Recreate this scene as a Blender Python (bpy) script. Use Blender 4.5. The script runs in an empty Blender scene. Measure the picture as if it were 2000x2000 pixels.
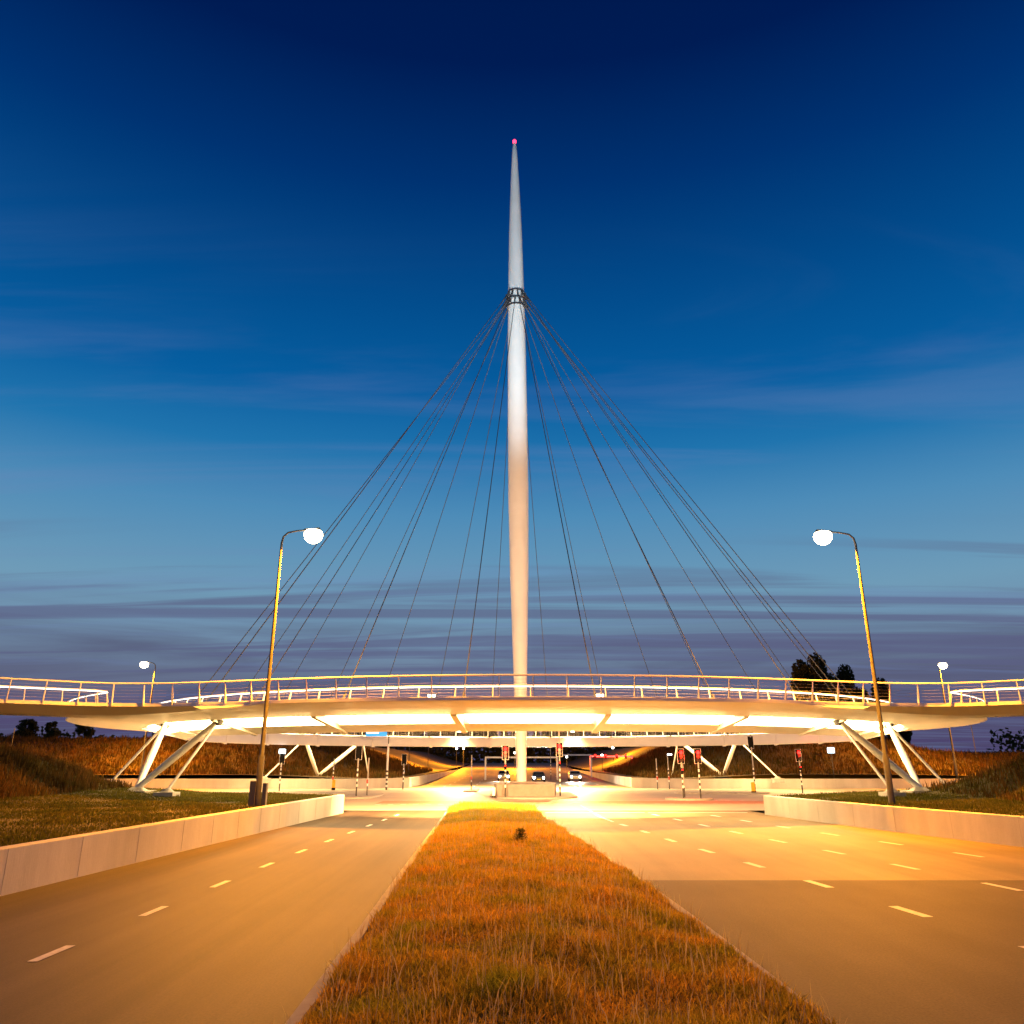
import bpy, bmesh, math, random
import numpy as np
from mathutils import Vector, Matrix
random.seed(7)
rng = np.random.default_rng(7)
C = bpy.context.scene.collection
sc = bpy.context.scene
R = math.radians

def s2l(r, g, b):
    f = lambda c: c / 12.92 if c <= 0.04045 else ((c + 0.055) / 1.055) ** 2.4
    return (f(r / 255), f(g / 255), f(b / 255), 1)

# ------------------------------------------------------------------ camera
EYE = 3.0
cam = bpy.data.cameras.new('camera')
cam.sensor_width = 36
cam.lens = 36 * 1554 / 2000
cam.shift_y = -34 / 2000
cam.clip_end = 8000
co = bpy.data.objects.new('camera', cam)
co.location = (0, 0, EYE)
co.rotation_euler = (R(90 + 18.47), 0, 0)
C.objects.link(co)
sc.camera = co

# ------------------------------------------------------------------ sky
w = bpy.data.worlds.new('World')
sc.world = w
w.use_nodes = True
nt = w.node_tree
N, L = nt.nodes, nt.links
N.clear()
out = N.new('ShaderNodeOutputWorld')
bg = N.new('ShaderNodeBackground')
L.new(bg.outputs[0], out.inputs[0])
tc = N.new('ShaderNodeTexCoord')
sx = N.new('ShaderNodeSeparateXYZ')
L.new(tc.outputs['Generated'], sx.inputs[0])
ramp = N.new('ShaderNodeValToRGB')
ramp.color_ramp.interpolation = 'EASE'
stops = [(0.0, (70, 54, 98)), (0.05, (84, 80, 116)), (0.095, (104, 116, 142)), (0.135, (118, 150, 178)),
         (0.19, (112, 156, 184)), (0.29, (78, 140, 184)), (0.36, (32, 116, 174)), (0.43, (6, 94, 160)),
         (0.53, (2, 76, 140)), (0.64, (0, 50, 113)), (0.73, (0, 28, 84)), (1.0, (0, 12, 50))]
cr = ramp.color_ramp
cr.interpolation = 'LINEAR'
while len(cr.elements) < len(stops):
    cr.elements.new(0.5)
for e, (p, c) in zip(cr.elements, stops):
    e.position = p
    e.color = s2l(*c)
L.new(sx.outputs['Z'], ramp.inputs[0])

def wmath(op, a, b=None, clamp=False):
    m = N.new('ShaderNodeMath'); m.operation = op; m.use_clamp = clamp
    for i, v in enumerate((a, b)):
        if v is None: continue
        if isinstance(v, (int, float)): m.inputs[i].default_value = v
        else: L.new(v, m.inputs[i])
    return m.outputs[0]

def wrange(v, a, b, c=0.0, d=1.0):
    m = N.new('ShaderNodeMapRange'); m.interpolation_type = 'SMOOTHSTEP'
    L.new(v, m.inputs[0])
    m.inputs[1].default_value = a; m.inputs[2].default_value = b
    m.inputs[3].default_value = c; m.inputs[4].default_value = d
    return m.outputs[0]

def wmix(f, a, b):
    m = N.new('ShaderNodeMix'); m.data_type = 'RGBA'
    L.new(f, m.inputs[0])
    for i, v in ((6, a), (7, b)):
        if isinstance(v, tuple): m.inputs[i].default_value = v
        else: L.new(v, m.inputs[i])
    return m.outputs[2]
# clouds lie on a plane far overhead: direction divided by its height
zz = wmath('MAXIMUM', wmath('ADD', sx.outputs['Z'], 0.04), 0.02)
px = wmath('DIVIDE', sx.outputs['X'], zz)
py = wmath('DIVIDE', sx.outputs['Y'], zz)
def cloud(rot, scx, scy, detail, seed):
    cb = N.new('ShaderNodeCombineXYZ'); L.new(px, cb.inputs[0]); L.new(py, cb.inputs[1]); cb.inputs[2].default_value = seed
    mp = N.new('ShaderNodeMapping'); mp.inputs['Rotation'].default_value = (0, 0, R(rot))
    mp.inputs['Scale'].default_value = (scx, scy, 1)
    L.new(cb.outputs[0], mp.inputs[0])
    n = N.new('ShaderNodeTexNoise'); n.inputs['Scale'].default_value = 1; n.inputs['Detail'].default_value = detail
    n.inputs['Roughness'].default_value = 0.55; n.inputs['Distortion'].default_value = 0.9
    L.new(mp.outputs[0], n.inputs[0])
    return n.outputs[0]
c1 = cloud(17, 0.24, 0.55, 10, 6.1)
c2 = cloud(62, 0.16, 1.7, 6, 9.4)
c3 = cloud(21, 0.4, 1.9, 8, 2.6)
low = wrange(sx.outputs['Z'], 0.205, 0.12)
m1 = wmath('MULTIPLY', wrange(c1, 0.36, 0.68), wmath('MULTIPLY', low, 0.75))
m2 = wmath('MULTIPLY', wrange(c2, 0.50, 0.64), wmath('MULTIPLY', wrange(sx.outputs['Z'], 0.27, 0.17), 0.7))
m3 = wmath('MULTIPLY', wrange(c3, 0.50, 0.72), wmath('MULTIPLY', wrange(sx.outputs['Z'], 0.62, 0.35), 0.26))
col = wmix(m1, ramp.outputs[0], s2l(82, 82, 112))
col = wmix(m2, col, s2l(92, 96, 132))
col = wmix(m3, col, s2l(110, 132, 182))
# the western twilight glow, low behind the camera
gl = wmath('MULTIPLY', wrange(sx.outputs['Y'], -0.1, -1.0), wrange(sx.outputs['Z'], 0.75, 0.0))
col = wmix(gl, col, (0.24, 0.26, 0.33, 1))
L.new(col, bg.inputs[0])
bg.inputs[1].default_value = 1.0

sc.view_settings.view_transform = 'Standard'
sc.view_settings.look = 'None'
sc.view_settings.exposure = 0
sc.view_settings.gamma = 1

SOD = (1.0, 0.33, 0.008)
WARM = (1.0, 0.72, 0.38)

# ------------------------------------------------------------------ materials
MATS = {}
def mat(name, base, rough=0.7, metal=0.0, noise=None, col2=None, scale=1.0, bump=0.0, bscale=30, emit=None, es=0.0,
        island=0.0, stretch=(1, 1, 1), spec=0.5, grain=0.0):
    if name in MATS: return MATS[name]
    m = bpy.data.materials.new(name); m.use_nodes = True
    n, l = m.node_tree.nodes, m.node_tree.links
    p = n['Principled BSDF']
    p.inputs['Base Color'].default_value = (*base, 1)
    p.inputs['Roughness'].default_value = rough
    p.inputs['Metallic'].default_value = metal
    p.inputs['Specular IOR Level'].default_value = spec
    if emit:
        p.inputs['Emission Color'].default_value = (*emit, 1)
        p.inputs['Emission Strength'].default_value = es
    tc = n.new('ShaderNodeTexCoord')
    mp = n.new('ShaderNodeMapping'); mp.inputs['Scale'].default_value = stretch
    l.new(tc.outputs['Object'], mp.inputs[0])
    cur = None
    if col2:
        t = n.new('ShaderNodeTexNoise'); t.inputs['Scale'].default_value = scale; t.inputs['Detail'].default_value = 8
        t.inputs['Roughness'].default_value = 0.62
        l.new(mp.outputs[0], t.inputs[0])
        rm = n.new('ShaderNodeMapRange'); rm.inputs[1].default_value = 0.33; rm.inputs[2].default_value = 0.67
        l.new(t.outputs[0], rm.inputs[0])
        mx = n.new('ShaderNodeMix'); mx.data_type = 'RGBA'
        l.new(rm.outputs[0], mx.inputs[0])
        mx.inputs[6].default_value = (*base, 1); mx.inputs[7].default_value = (*col2, 1)
        cur = mx.outputs[2]
        if grain:
            tg = n.new('ShaderNodeTexNoise'); tg.inputs['Scale'].default_value = 28; tg.inputs['Detail'].default_value = 3
            l.new(tc.outputs['Object'], tg.inputs[0])
            rg = n.new('ShaderNodeMapRange'); rg.inputs[1].default_value = .3; rg.inputs[2].default_value = .7; rg.inputs[3].default_value = 1 - grain; rg.inputs[4].default_value = 1 + grain
            l.new(tg.outputs[0], rg.inputs[0])
            tb = n.new('ShaderNodeTexNoise'); tb.inputs['Scale'].default_value = .22; tb.inputs['Detail'].default_value = 5
            l.new(tc.outputs['Object'], tb.inputs[0])
            rb = n.new('ShaderNodeMapRange'); rb.inputs[1].default_value = .35; rb.inputs[2].default_value = .65; rb.inputs[3].default_value = .82; rb.inputs[4].default_value = 1.12
            l.new(tb.outputs[0], rb.inputs[0])
            mm = n.new('ShaderNodeMath'); mm.operation = 'MULTIPLY'; l.new(rg.outputs[0], mm.inputs[0]); l.new(rb.outputs[0], mm.inputs[1])
            hg = n.new('ShaderNodeHueSaturation'); l.new(mm.outputs[0], hg.inputs['Value']); l.new(cur, hg.inputs['Color']); cur = hg.outputs[0]
        if island:
            g = n.new('ShaderNodeNewGeometry')
            hs = n.new('ShaderNodeHueSaturation')
            r1 = n.new('ShaderNodeMapRange'); r1.inputs[3].default_value = 1 - island; r1.inputs[4].default_value = 1 + island
            l.new(g.outputs['Random Per Island'], r1.inputs[0])
            l.new(r1.outputs[0], hs.inputs['Value']); l.new(cur, hs.inputs['Color'])
            cur = hs.outputs[0]
        l.new(cur, p.inputs['Base Color'])
    if bump:
        t = n.new('ShaderNodeTexNoise'); t.inputs['Scale'].default_value = bscale; t.inputs['Detail'].default_value = 6
        l.new(mp.outputs[0], t.inputs[0])
        b = n.new('ShaderNodeBump'); b.inputs['Strength'].default_value = bump; b.inputs['Distance'].default_value = 0.05
        l.new(t.outputs[0], b.inputs['Height']); l.new(b.outputs[0], p.inputs['Normal'])
    if island:
        tr = n.new('ShaderNodeBsdfTranslucent'); ms = n.new('ShaderNodeMixShader'); ms.inputs[0].default_value = .5
        if cur is not None: l.new(cur, tr.inputs[0])
        l.new(p.outputs[0], ms.inputs[1]); l.new(tr.outputs[0], ms.inputs[2]); l.new(ms.outputs[0], n['Material Output'].inputs[0])
    MATS[name] = m
    return m

def glow(name, colr, s):
    if name in MATS: return MATS[name]
    m = bpy.data.materials.new(name); m.use_nodes = True
    n, l = m.node_tree.nodes, m.node_tree.links
    n.remove(n['Principled BSDF'])
    e = n.new('ShaderNodeEmission'); e.inputs[0].default_value = (*colr, 1); e.inputs[1].default_value = s
    l.new(e.outputs[0], n['Material Output'].inputs[0])
    MATS[name] = m
    return m

asphalt = mat('asphalt', (0.145, 0.108, 0.058), 0.6, col2=(0.24, 0.185, 0.105), scale=0.35, stretch=(1.5, 0.07, 1), bump=0.25, bscale=60, spec=0.16, grain=.22)
asphalt_new = mat('asphalt_new', (0.078, 0.056, 0.032), 0.7, col2=(0.105, 0.078, 0.045), scale=0.5, stretch=(1.2, 0.2, 1), bump=0.3, bscale=60, spec=0.16, grain=.22)
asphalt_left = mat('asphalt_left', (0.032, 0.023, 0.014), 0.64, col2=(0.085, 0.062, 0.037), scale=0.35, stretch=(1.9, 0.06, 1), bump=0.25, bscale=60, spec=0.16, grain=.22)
asphalt_cross_lit = mat('asphalt_cross_lit', (0.34, 0.30, 0.24), 0.6, col2=(0.44, 0.39, 0.31), scale=0.3, stretch=(0.12, 1.4, 1), bump=0.2, bscale=60)  # paler than the other asphalt: junction brightness put into the colour
red_asphalt = mat('red_asphalt', (0.34, 0.15, 0.08), 0.6, col2=(0.40, 0.19, 0.10), scale=2)
paint = mat('road_paint', (0.62, 0.62, 0.60), 0.6, col2=(0.45, 0.44, 0.42), scale=9)
concrete = mat('wall_concrete', (0.52, 0.50, 0.46), 0.8, col2=(0.44, 0.42, 0.39), scale=1.3, stretch=(1, 1, 0.16), bump=0.25, bscale=18, grain=.05)
concrete2 = mat('kerb_concrete', (0.36, 0.35, 0.33), 0.85, col2=(0.26, 0.25, 0.235), scale=3, bump=0.3, bscale=25)
white_steel = mat('bridge_white_paint', (0.74, 0.74, 0.73), 0.42, col2=(0.68, 0.68, 0.66), scale=0.5)
rail_steel = mat('rail_steel', (0.85, 0.85, 0.85), 0.35)
wire_steel = mat('wire_steel', (0.30, 0.27, 0.28), 0.6)
cable_mat = mat('cable_steel', (0.045, 0.05, 0.065), 0.75)
deck_top = mat('deck_surface', (0.20, 0.07, 0.05), 0.8, col2=(0.24, 0.09, 0.06), scale=3)
galv = mat('galvanised_steel', (0.085, 0.085, 0.09), 0.7, metal=0.1, spec=.2, col2=(0.06, 0.06, 0.065), scale=4)
dark = mat('black_plastic', (0.008, 0.008, 0.008), 0.85, spec=.1)
whitep = mat('white_enamel', (0.75, 0.75, 0.75), 0.4)
soil = mat('verge_soil', (0.20, 0.12, 0.02), 0.95, col2=(0.28, 0.17, 0.03), scale=2.5, bump=0.6, bscale=12)
bank = mat('bank_grass', (0.028, 0.026, 0.008), 0.95, col2=(0.095, 0.055, 0.018), scale=0.42, bump=1.0, bscale=5)
plat = mat('lawn_grass', (0.040, 0.036, 0.007), 0.95, col2=(0.075, 0.058, 0.011), scale=0.8, bump=0.8, bscale=14)
blade_m = mat('dry_blades', (0.62, 0.32, 0.03), 0.8, col2=(0.28, 0.27, 0.02), scale=0.9, island=0.45, spec=0.15)
blade_g = mat('bank_blades', (0.11, 0.05, 0.014), 0.85, col2=(0.035, 0.034, 0.007), scale=0.5, island=0.45, spec=0.1)
leaf = mat('leaves', (0.035, 0.042, 0.015), 0.8, col2=(0.06, 0.06, 0.02), scale=0.5, island=0.3, spec=0.2)
bark = mat('bark', (0.06, 0.045, 0.03), 0.9)
ground_m = mat('field_ground', (0.05, 0.05, 0.02), 0.95, col2=(0.08, 0.07, 0.03), scale=0.05)

# ------------------------------------------------------------------ mesh builder
class MB:
    def __init__(s): s.v = []; s.f = []
    def add(s, vs, fs):
        b = len(s.v); s.v += [tuple(x) for x in vs]; s.f += [tuple(i + b for i in f) for f in fs]; return s
    def box(s, c, d, rz=0.0):
        cx, cy, cz = c; hx, hy, hz = d[0] / 2, d[1] / 2, d[2] / 2
        ca, sa = math.cos(rz), math.sin(rz)
        vs = [(cx + x * ca - y * sa, cy + x * sa + y * ca, cz + z) for z in (-hz, hz) for x, y in ((-hx, -hy), (hx, -hy), (hx, hy), (-hx, hy))]
        return s.add(vs, [(3, 2, 1, 0), (4, 5, 6, 7), (0, 1, 5, 4), (1, 2, 6, 5), (2, 3, 7, 6), (3, 0, 4, 7)])
    def tube(s, pts, rad, n=8, caps=True):
        pts = [Vector(p) for p in pts]
        if isinstance(rad, (int, float)): rad = [rad] * len(pts)
        vs = []; prev = None
        for i, p in enumerate(pts):
            d = (pts[min(i + 1, len(pts) - 1)] - pts[max(i - 1, 0)]).normalized()
            a = Vector((0, 0, 1)) if abs(d.z) < 0.9 else Vector((1, 0, 0))
            if prev is not None: a = prev
            u = (a - d * a.dot(d)).normalized(); prev = u
            v = d.cross(u)
            for k in range(n):
                t = 2 * math.pi * k / n
                vs.append(p + (u * math.cos(t) + v * math.sin(t)) * rad[i])
        fs = []
        for i in range(len(pts) - 1):
            for k in range(n):
                fs.append((i * n + k, i * n + (k + 1) % n, (i + 1) * n + (k + 1) % n, (i + 1) * n + k))
        if caps:
            fs.append(tuple(reversed(range(n)))); b = (len(pts) - 1) * n; fs.append(tuple(b + k for k in range(n)))
        return s.add(vs, fs)
    def ellipse_lathe(s, c, prof, n=24):
        vs = []
        for z, r in prof:
            for k in range(n):
                t = 2 * math.pi * k / n; vs.append((c[0] + r * math.cos(t), c[1] + r * math.sin(t), c[2] + z))
        fs = [(i * n + k, i * n + (k + 1) % n, (i + 1) * n + (k + 1) % n, (i + 1) * n + k) for i in range(len(prof) - 1) for k in range(n)]
        fs += [tuple(reversed(range(n))), tuple((len(prof) - 1) * n + k for k in range(n))]
        return s.add(vs, fs)
    def prism(s, pts, z0, z1):
        n = len(pts)
        z0 = [z0] * n if not isinstance(z0, list) else z0
        z1 = [z1] * n if not isinstance(z1, list) else z1
        vs = [(p[0], p[1], z0[i]) for i, p in enumerate(pts)] + [(p[0], p[1], z1[i]) for i, p in enumerate(pts)]
        fs = [tuple(reversed(range(n))), tuple(range(n, 2 * n))] + [(i, (i + 1) % n, n + (i + 1) % n, n + i) for i in range(n)]
        return s.add(vs, fs)
    def build(s, name, m, parent=None, smooth=False, bevel=0):
        me = bpy.data.meshes.new(name); me.from_pydata([tuple(v) for v in s.v], [], s.f); me.update()
        if bevel or True:
            bm = bmesh.new(); bm.from_mesh(me); bmesh.ops.recalc_face_normals(bm, faces=bm.faces); bm.to_mesh(me); bm.free()
        me.materials.append(m)
        if smooth:
            me.polygons.foreach_set('use_smooth', [True] * len(me.polygons))
            try: me.set_sharp_from_angle(angle=R(38))
            except Exception: pass
        o = bpy.data.objects.new(name, me); C.objects.link(o)
        if parent: o.parent = parent
        if bevel:
            b = o.modifiers.new('bevel', 'BEVEL'); b.width = bevel; b.segments = 2; b.limit_method = 'ANGLE'
        return o

def tag(o, label=None, cat=None, group=None, kind=None):
    if label: o['label'] = label
    if cat: o['category'] = cat
    if group: o['group'] = group
    if kind: o['kind'] = kind
    return o
def thing(name, loc, label, cat, group=None, rz=0):
    o = bpy.data.objects.new(name, None); C.objects.link(o); o.location = loc; o.rotation_euler = (0, 0, rz)
    o.empty_display_size = 0.3
    return tag(o, label, cat, group)
def struct(name, mb, m, **k):
    return tag(mb.build(name, m, **k), kind='structure')
def copy_tree(o, parent=None):
    c = o.copy(); C.objects.link(c); c.parent = parent
    for ch in o.children: copy_tree(ch, c)
    return c

# ------------------------------------------------------------------ ground and roads
CX, CY = 1.0, 75.0                                      # centre of the ring
g = MB().add([(-3000, -400, -0.25), (3000, -400, -0.25), (3000, 5000, -0.25), (-3000, 5000, -0.25)], [(0, 1, 2, 3)])
struct('ground', g, ground_m)

def interp(tab, y):
    ys = [t[0] for t in tab]; xs = [t[1] for t in tab]
    return float(np.interp(y, ys, xs))
WL = [(-40, -12.6), (5, -12.2), (20.5, -11.9), (30, -11.45), (40, -10.85), (51.3, -10.12)]       # left wall road face
WR = [(-40, 33), (5, 24.6), (20, 21.2), (31.5, 18.6), (38, 16.95), (44, 15.75), (49.9, 14.75)]     # right wall road face
ML = [(-40, -2.3), (5, -2.45), (16.7, -2.8), (25, -3.1), (50.4, -3.9)]                               # median edges
MR = [(-40, 4.4), (5, 3.9), (16.7, 3.58), (23.5, 3.3), (34.5, 2.6), (46, 1.75), (51.5, 1.5)]
ZR = 0.0
def strip(fa, fb, ys, z):
    m = MB(); vs = []; fs = []
    for y in ys: vs += [(fa(y), y, z(y) if callable(z) else z), (fb(y), y, z(y) if callable(z) else z)]
    for i in range(len(ys) - 1): fs.append((2 * i, 2 * i + 1, 2 * i + 3, 2 * i + 2))
    return m.add(vs, fs)
ysn = [-40, -10, 5, 16, 20, 25, 30, 36, 42, 48, 54]
struct('road_left_carriageway', strip(lambda y: interp(WL, y) - 0.1, lambda y: interp(ML, y) + 0.2, ysn, ZR), asphalt_left)
struct('road_right_carriageway', strip(lambda y: interp(MR, y) - 0.2, lambda y: interp(WR, y) + 0.1, ysn, ZR), asphalt)
struct('road_right_repaving', strip(lambda y: interp(MR, y) - 0.1, lambda y: interp(WR, y) + 0.05, [-40, -10, 5, 16, 20, 23.1], ZR + 0.004), asphalt_new)
struct('crossing_road', MB().add([(-220, 54, ZR), (220, 54, ZR), (220, 96, ZR), (-220, 96, ZR)], [(0, 1, 2, 3)]), asphalt_cross_lit)
def zf(y): return 2.2 * min(1, max(0, (y - 112) / 150.0)) ** 1.3
ysf = [96, 105, 112, 130, 150, 175, 200, 230, 262, 320, 420]
struct('road_beyond', strip(lambda y: -12.2, lambda y: 14.2, ysf, zf), asphalt)
# red cycle crossing and dark joints across the junction
mb = MB()
mb.add([(-10, 62.2, .004), (27, 62.2, .004), (27, 66.2, .004), (-10, 66.2, .004)], [(0, 1, 2, 3)])
struct('cycle_path', mb, red_asphalt)

# lane markings
mk = MB()
def dash(x0, y0, x1, y1, wd=0.15, z=0.009):
    d = Vector((x1 - x0, y1 - y0)).normalized(); nx, ny = -d.y * wd / 2, d.x * wd / 2
    mk.add([(x0 - nx, y0 - ny, z), (x0 + nx, y0 + ny, z), (x1 + nx, y1 + ny, z), (x1 - nx, y1 - ny, z)], [(0, 1, 2, 3)])
def dashline(tab, starts, ln, wd=0.15):
    for y in starts: dash(interp(tab, y), y, interp(tab, y + ln), y + ln, wd)
LA = [(0, -7.6), (19, -7.5), (30, -7.32), (40, -6.99), (50, -6.6)]
dashline(LA, [k * 3.85 + 2.9 - 8 for k in range(0, 15)], 1.15, 0.16)
A = [(0, 10.4), (18.6, 8.31), (26.5, 7.29), (33.6, 6.31), (40.6, 5.6), (46, 4.95), (62, 4.8)]
dashline(A, [10.1 + k * 3.9 - 7.8 for k in range(0, 11)], 1.25, 0.22)
for k in range(4): dash(interp(A, 44 + k * 4), 44 + k * 4, interp(A, 48 + k * 4), 48 + k * 4, 0.14)
B = [(0, 15.2), (21.7, 12.27), (29.5, 11.13), (35.5, 10.1), (52, 8.0)]
dashline(B, [21.1 - 15.6 + k * 3.95 for k in range(0, 12)], 1.3, 0.2)
D_ = [(0, 20.6), (29, 15.27), (38.6, 13.2), (43.9, 12.29), (52, 11.0)]
dashline(D_, [28.4 - 23.4 + k * 3.9 for k in range(0, 12)], 1.3, 0.2)
dash(2.0, 51.6, 8.0, 51.6, 0.32); dash(8.2, 51.6, 14.2, 51.6, 0.32)
for k in range(9): dash(-9.6 + k * 0.9, 60.6, -9.6 + k * 0.9, 61.6, 0.4)
for k in range(34): dash(-9.6 + k * 1.05, 61.9, -9.2 + k * 1.05, 61.9, 0.3)
for k in range(34): dash(-9.6 + k * 1.05, 66.5, -9.2 + k * 1.05, 66.5, 0.3)
for x in (-8, -4.5, 7.5, 11): 
    for k in range(12): dash(x, 99 + k * 9, x, 102 + k * 9, 0.15, 0.01 + zf(102 + k * 9) + .04)
struct('lane_markings', mk, paint)

# median: kerbs, soil
def kerb(tab, ys, side, name, label):
    m = MB(); vs = []; fs = []
    for y in ys:
        x = interp(tab, y)
        vs += [(x, y, -0.02), (x, y, 0.12), (x + side * 0.18, y, 0.13), (x + side * 0.18, y, -0.02)]
    for i in range(len(ys) - 1):
        for k in range(4): fs.append((i * 4 + k, i * 4 + (k + 1) % 4, i * 4 + 4 + (k + 1) % 4, i * 4 + 4 + k))
    fs += [(0, 1, 2, 3), tuple(len(vs) - 4 + k for k in (3, 2, 1, 0))]
    return struct(name, m.add(vs, fs), concrete2)
ysm = [-40, -10, 5, 12, 16.7, 20, 25, 30, 35, 40, 44, 48, 50.4]
kerb(ML, ysm, 1, 'kerb_median_left', '')
kerb(MR, ysm, -1, 'kerb_median_right', '')
def hmed(x, y):
    t = (x - interp(ML, y)) / (interp(MR, y) - interp(ML, y))
    return 0.08 + 0.28 * math.sin(math.pi * min(1, max(0, t))) ** 0.8 + 0.05 * math.sin(x * 2.1 + y * .7) * math.sin(y * 1.3)
m = MB(); vs = []; fs = []; NX = 16
yy = np.linspace(-8, 52.3, 100)
for y in yy:
    a, b = interp(ML, y) + 0.17, interp(MR, y) - 0.17
    for i in range(NX + 1):
        x = a + (b - a) * i / NX; vs.append((x, y, hmed(x, y) if y < 51.9 else 0.0))
for j in range(len(yy) - 1):
    for i in range(NX): q = j * (NX + 1) + i; fs.append((q, q + 1, q + NX + 2, q + NX + 1))
struct('median_strip', m.add(vs, fs), soil, smooth=True)

# ------------------------------------------------------------------ grass banks (corner terrain)
def ss(a, b, x):
    t = min(1, max(0, (x - a) / (b - a))); return t * t * (3 - 2 * t)
def bump2(x, y, s=1.0):
    return (math.sin(x * .31 * s + 1.3) * math.sin(y * .27 * s + .4) + .5 * math.sin(x * .83 * s + y * .4) * math.sin(y * .71 * s + 2) + .3 * math.sin(x * 2.1 * s) * math.sin(y * 1.9 * s))
def hNL(x, y):   # near left corner
    d = interp(WL, min(y, 51)) - x
    h = 1.0 + 0.35 * ss(8, 16, d)
    h += 2.3 * ss(13.3, 19.5, d) * (1 - 0.9 * ss(50, 55.6, y)) + 0.13 * bump2(x, y) * ss(6, 20, d)
    return h
def hNR(x, y):
    d = x - interp(WR, min(y, 51))
    h = 1.0 + 0.12 * ss(6, 12, d)
    h += 2.2 * ss(9.3, 13.6, d) * (1 - 0.92 * ss(44, 55.0, y)) + 0.1 * bump2(x, y) * ss(6, 14, d)
    return h
def hFL(x, y):
    d = -12.4 - x
    e = ss(97.5, 112, y)
    top = 5.9 + 0.5 * math.sin(x * .05 + 1)
    return 1.0 + (top - 1.0) * ss(1.0, 19, d) * (0.10 + 0.90 * e) + 0.16 * bump2(x, y) * ss(3, 10, d) * e + zf(y) * (0.5 - 0.5 * ss(0, 14, d))
def hFR(x, y):
    d = x - 14.4
    e = ss(97.5, 112, y)
    top = 6.1 - 2.6 * ss(40, 62, x) 
    return 1.0 + (top - 1.0) * ss(1.0, 17, d) * (0.10 + 0.90 * e) + 0.16 * bump2(x, y) * ss(3, 10, d) * e + zf(y) * (0.5 - 0.5 * ss(0, 14, d))
def bankmesh(name, edge, sgn, ys, ds, h, m, drop=None):
    mb = MB(); vs = []; fs = []
    for y in ys:
        for d in ds:
            x = edge(y) + sgn * d; vs.append((x, y, h(x, y)))
    n = len(ds)
    for j in range(len(ys) - 1):
        for i in range(n - 1): q = j * n + i; fs.append((q, q + 1, q + n + 1, q + n))
    return struct(name, mb.add(vs, fs), m, smooth=True)
ds = list(np.concatenate([np.linspace(0.05, 40, 90), np.linspace(42, 200, 40)]))
# near corners: the wall turns outwards at its end and follows the crossing road
def eNL(y): return interp(WL, y) - 0.15 if y <= 51.3 else -10.27 - (y - 51.3) / (55.4 - 51.3) * 7.0
def eNR(y): return interp(WR, y) + 0.15 if y <= 49.9 else 14.9 + (y - 49.9) / (55.4 - 49.9) * 8.0
ysb = list(np.linspace(-40, 20, 30)) + list(np.linspace(21, 49.9, 50)) + list(np.linspace(50.4, 55.4, 12))
bankmesh('grass_bank_near_left', eNL, -1, ysb, ds, hNL, plat)
bankmesh('grass_bank_near_right', eNR, 1, ysb, ds, hNR, plat)
ysc = list(np.linspace(94.9, 150, 80)) + list(np.linspace(153, 420, 60))
def eFL(y): return -12.45 if y > 99 else -12.45 - (99 - y) / 4.1 * 5
def eFR(y): return 14.45 if y > 99 else 14.45 + (99 - y) / 4.1 * 5
bankmesh('grass_bank_far_left', eFL, -1, ysc, ds, hFL, bank)
bankmesh('grass_bank_far_right', eFR, 1, ysc, ds, hFR, bank)

# ------------------------------------------------------------------ retaining walls
def wall(name, pts, top, th, sgn, label):
    # one wall: coping-less concrete, panel joints as shallow grooves
    t = thing(name, (pts[0][0], pts[0][1], 0), label, 'retaining wall', 'low concrete retaining walls')
    ox, oy = pts[0][0], pts[0][1]
    seg = []
    for (a, b) in zip(pts[:-1], pts[1:]):
        a = Vector(a); b = Vector(b); n = max(1, int((b - a).length / 2.5))
        for i in range(n): seg.append(a + (b - a) * i / n)
    seg.append(Vector(pts[-1]))
    m = MB(); vs = []; fs = []
    nrm = []
    for i, p in enumerate(seg):
        d = (seg[min(i + 1, len(seg) - 1)] - seg[max(0, i - 1)]).normalized()
        nrm.append(Vector((-d.y, d.x)) * sgn)
    for p, n in zip(seg, nrm):
        q = p + n * th
        vs += [(p.x - ox, p.y - oy, -0.2), (p.x - ox + n.x * .0, p.y - oy, top - 0.03), (p.x - ox + n.x * .03, p.y - oy + n.y * .03, top),
               (q.x - ox, q.y - oy, top), (q.x - ox, q.y - oy, -0.2)]
    for i in range(len(seg) - 1):
        for k in range(5): fs.append((i * 5 + k, i * 5 + (k + 1) % 5, i * 5 + 5 + (k + 1) % 5, i * 5 + 5 + k))
    fs += [(0, 1, 2, 3, 4), tuple(len(vs) - 5 + k for k in (4, 3, 2, 1, 0))]
    m.add(vs, fs).build('wall_body', concrete, t)
    j = MB()
    for p, n in list(zip(seg, nrm))[1:-1]:
        ang = math.atan2(n.y, n.x)
        j.box((p.x - ox - n.x * .0, p.y - oy - n.y * .0, top / 2), (0.012, 0.02, top - 0.06), ang)
    j.build('panel_joints', mat('joint_dark', (0.36, 0.345, 0.32), 0.9), t)
    return t
wl = [(x, y) for y, x in WL]; wr = [(x, y) for y, x in WR]
wall('retaining_wall', wl + [(-17.2, 55.55), (-200, 55.55)], 1.05, 0.28, 1, 'long pale concrete retaining wall along the left carriageway, below the lawn')
wall('retaining_wall', wr + [(22.9, 55.6), (200, 55.6)], 1.05, 0.28, -1, 'pale concrete retaining wall along the right carriageway, splaying away to the right')
wall('retaining_wall', [(-12.2, 240), (-12.2, 99), (-17.2, 94.8), (-200, 94.8)], 1.05, 0.28, 1, 'far concrete wall across the junction, in front of the left grass mound')
wall('retaining_wall', [(14.2, 240), (14.2, 99), (19.2, 94.8), (200, 94.8)], 1.05, 0.28, -1, 'far concrete wall across the junction, in front of the right grass mound')

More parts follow.
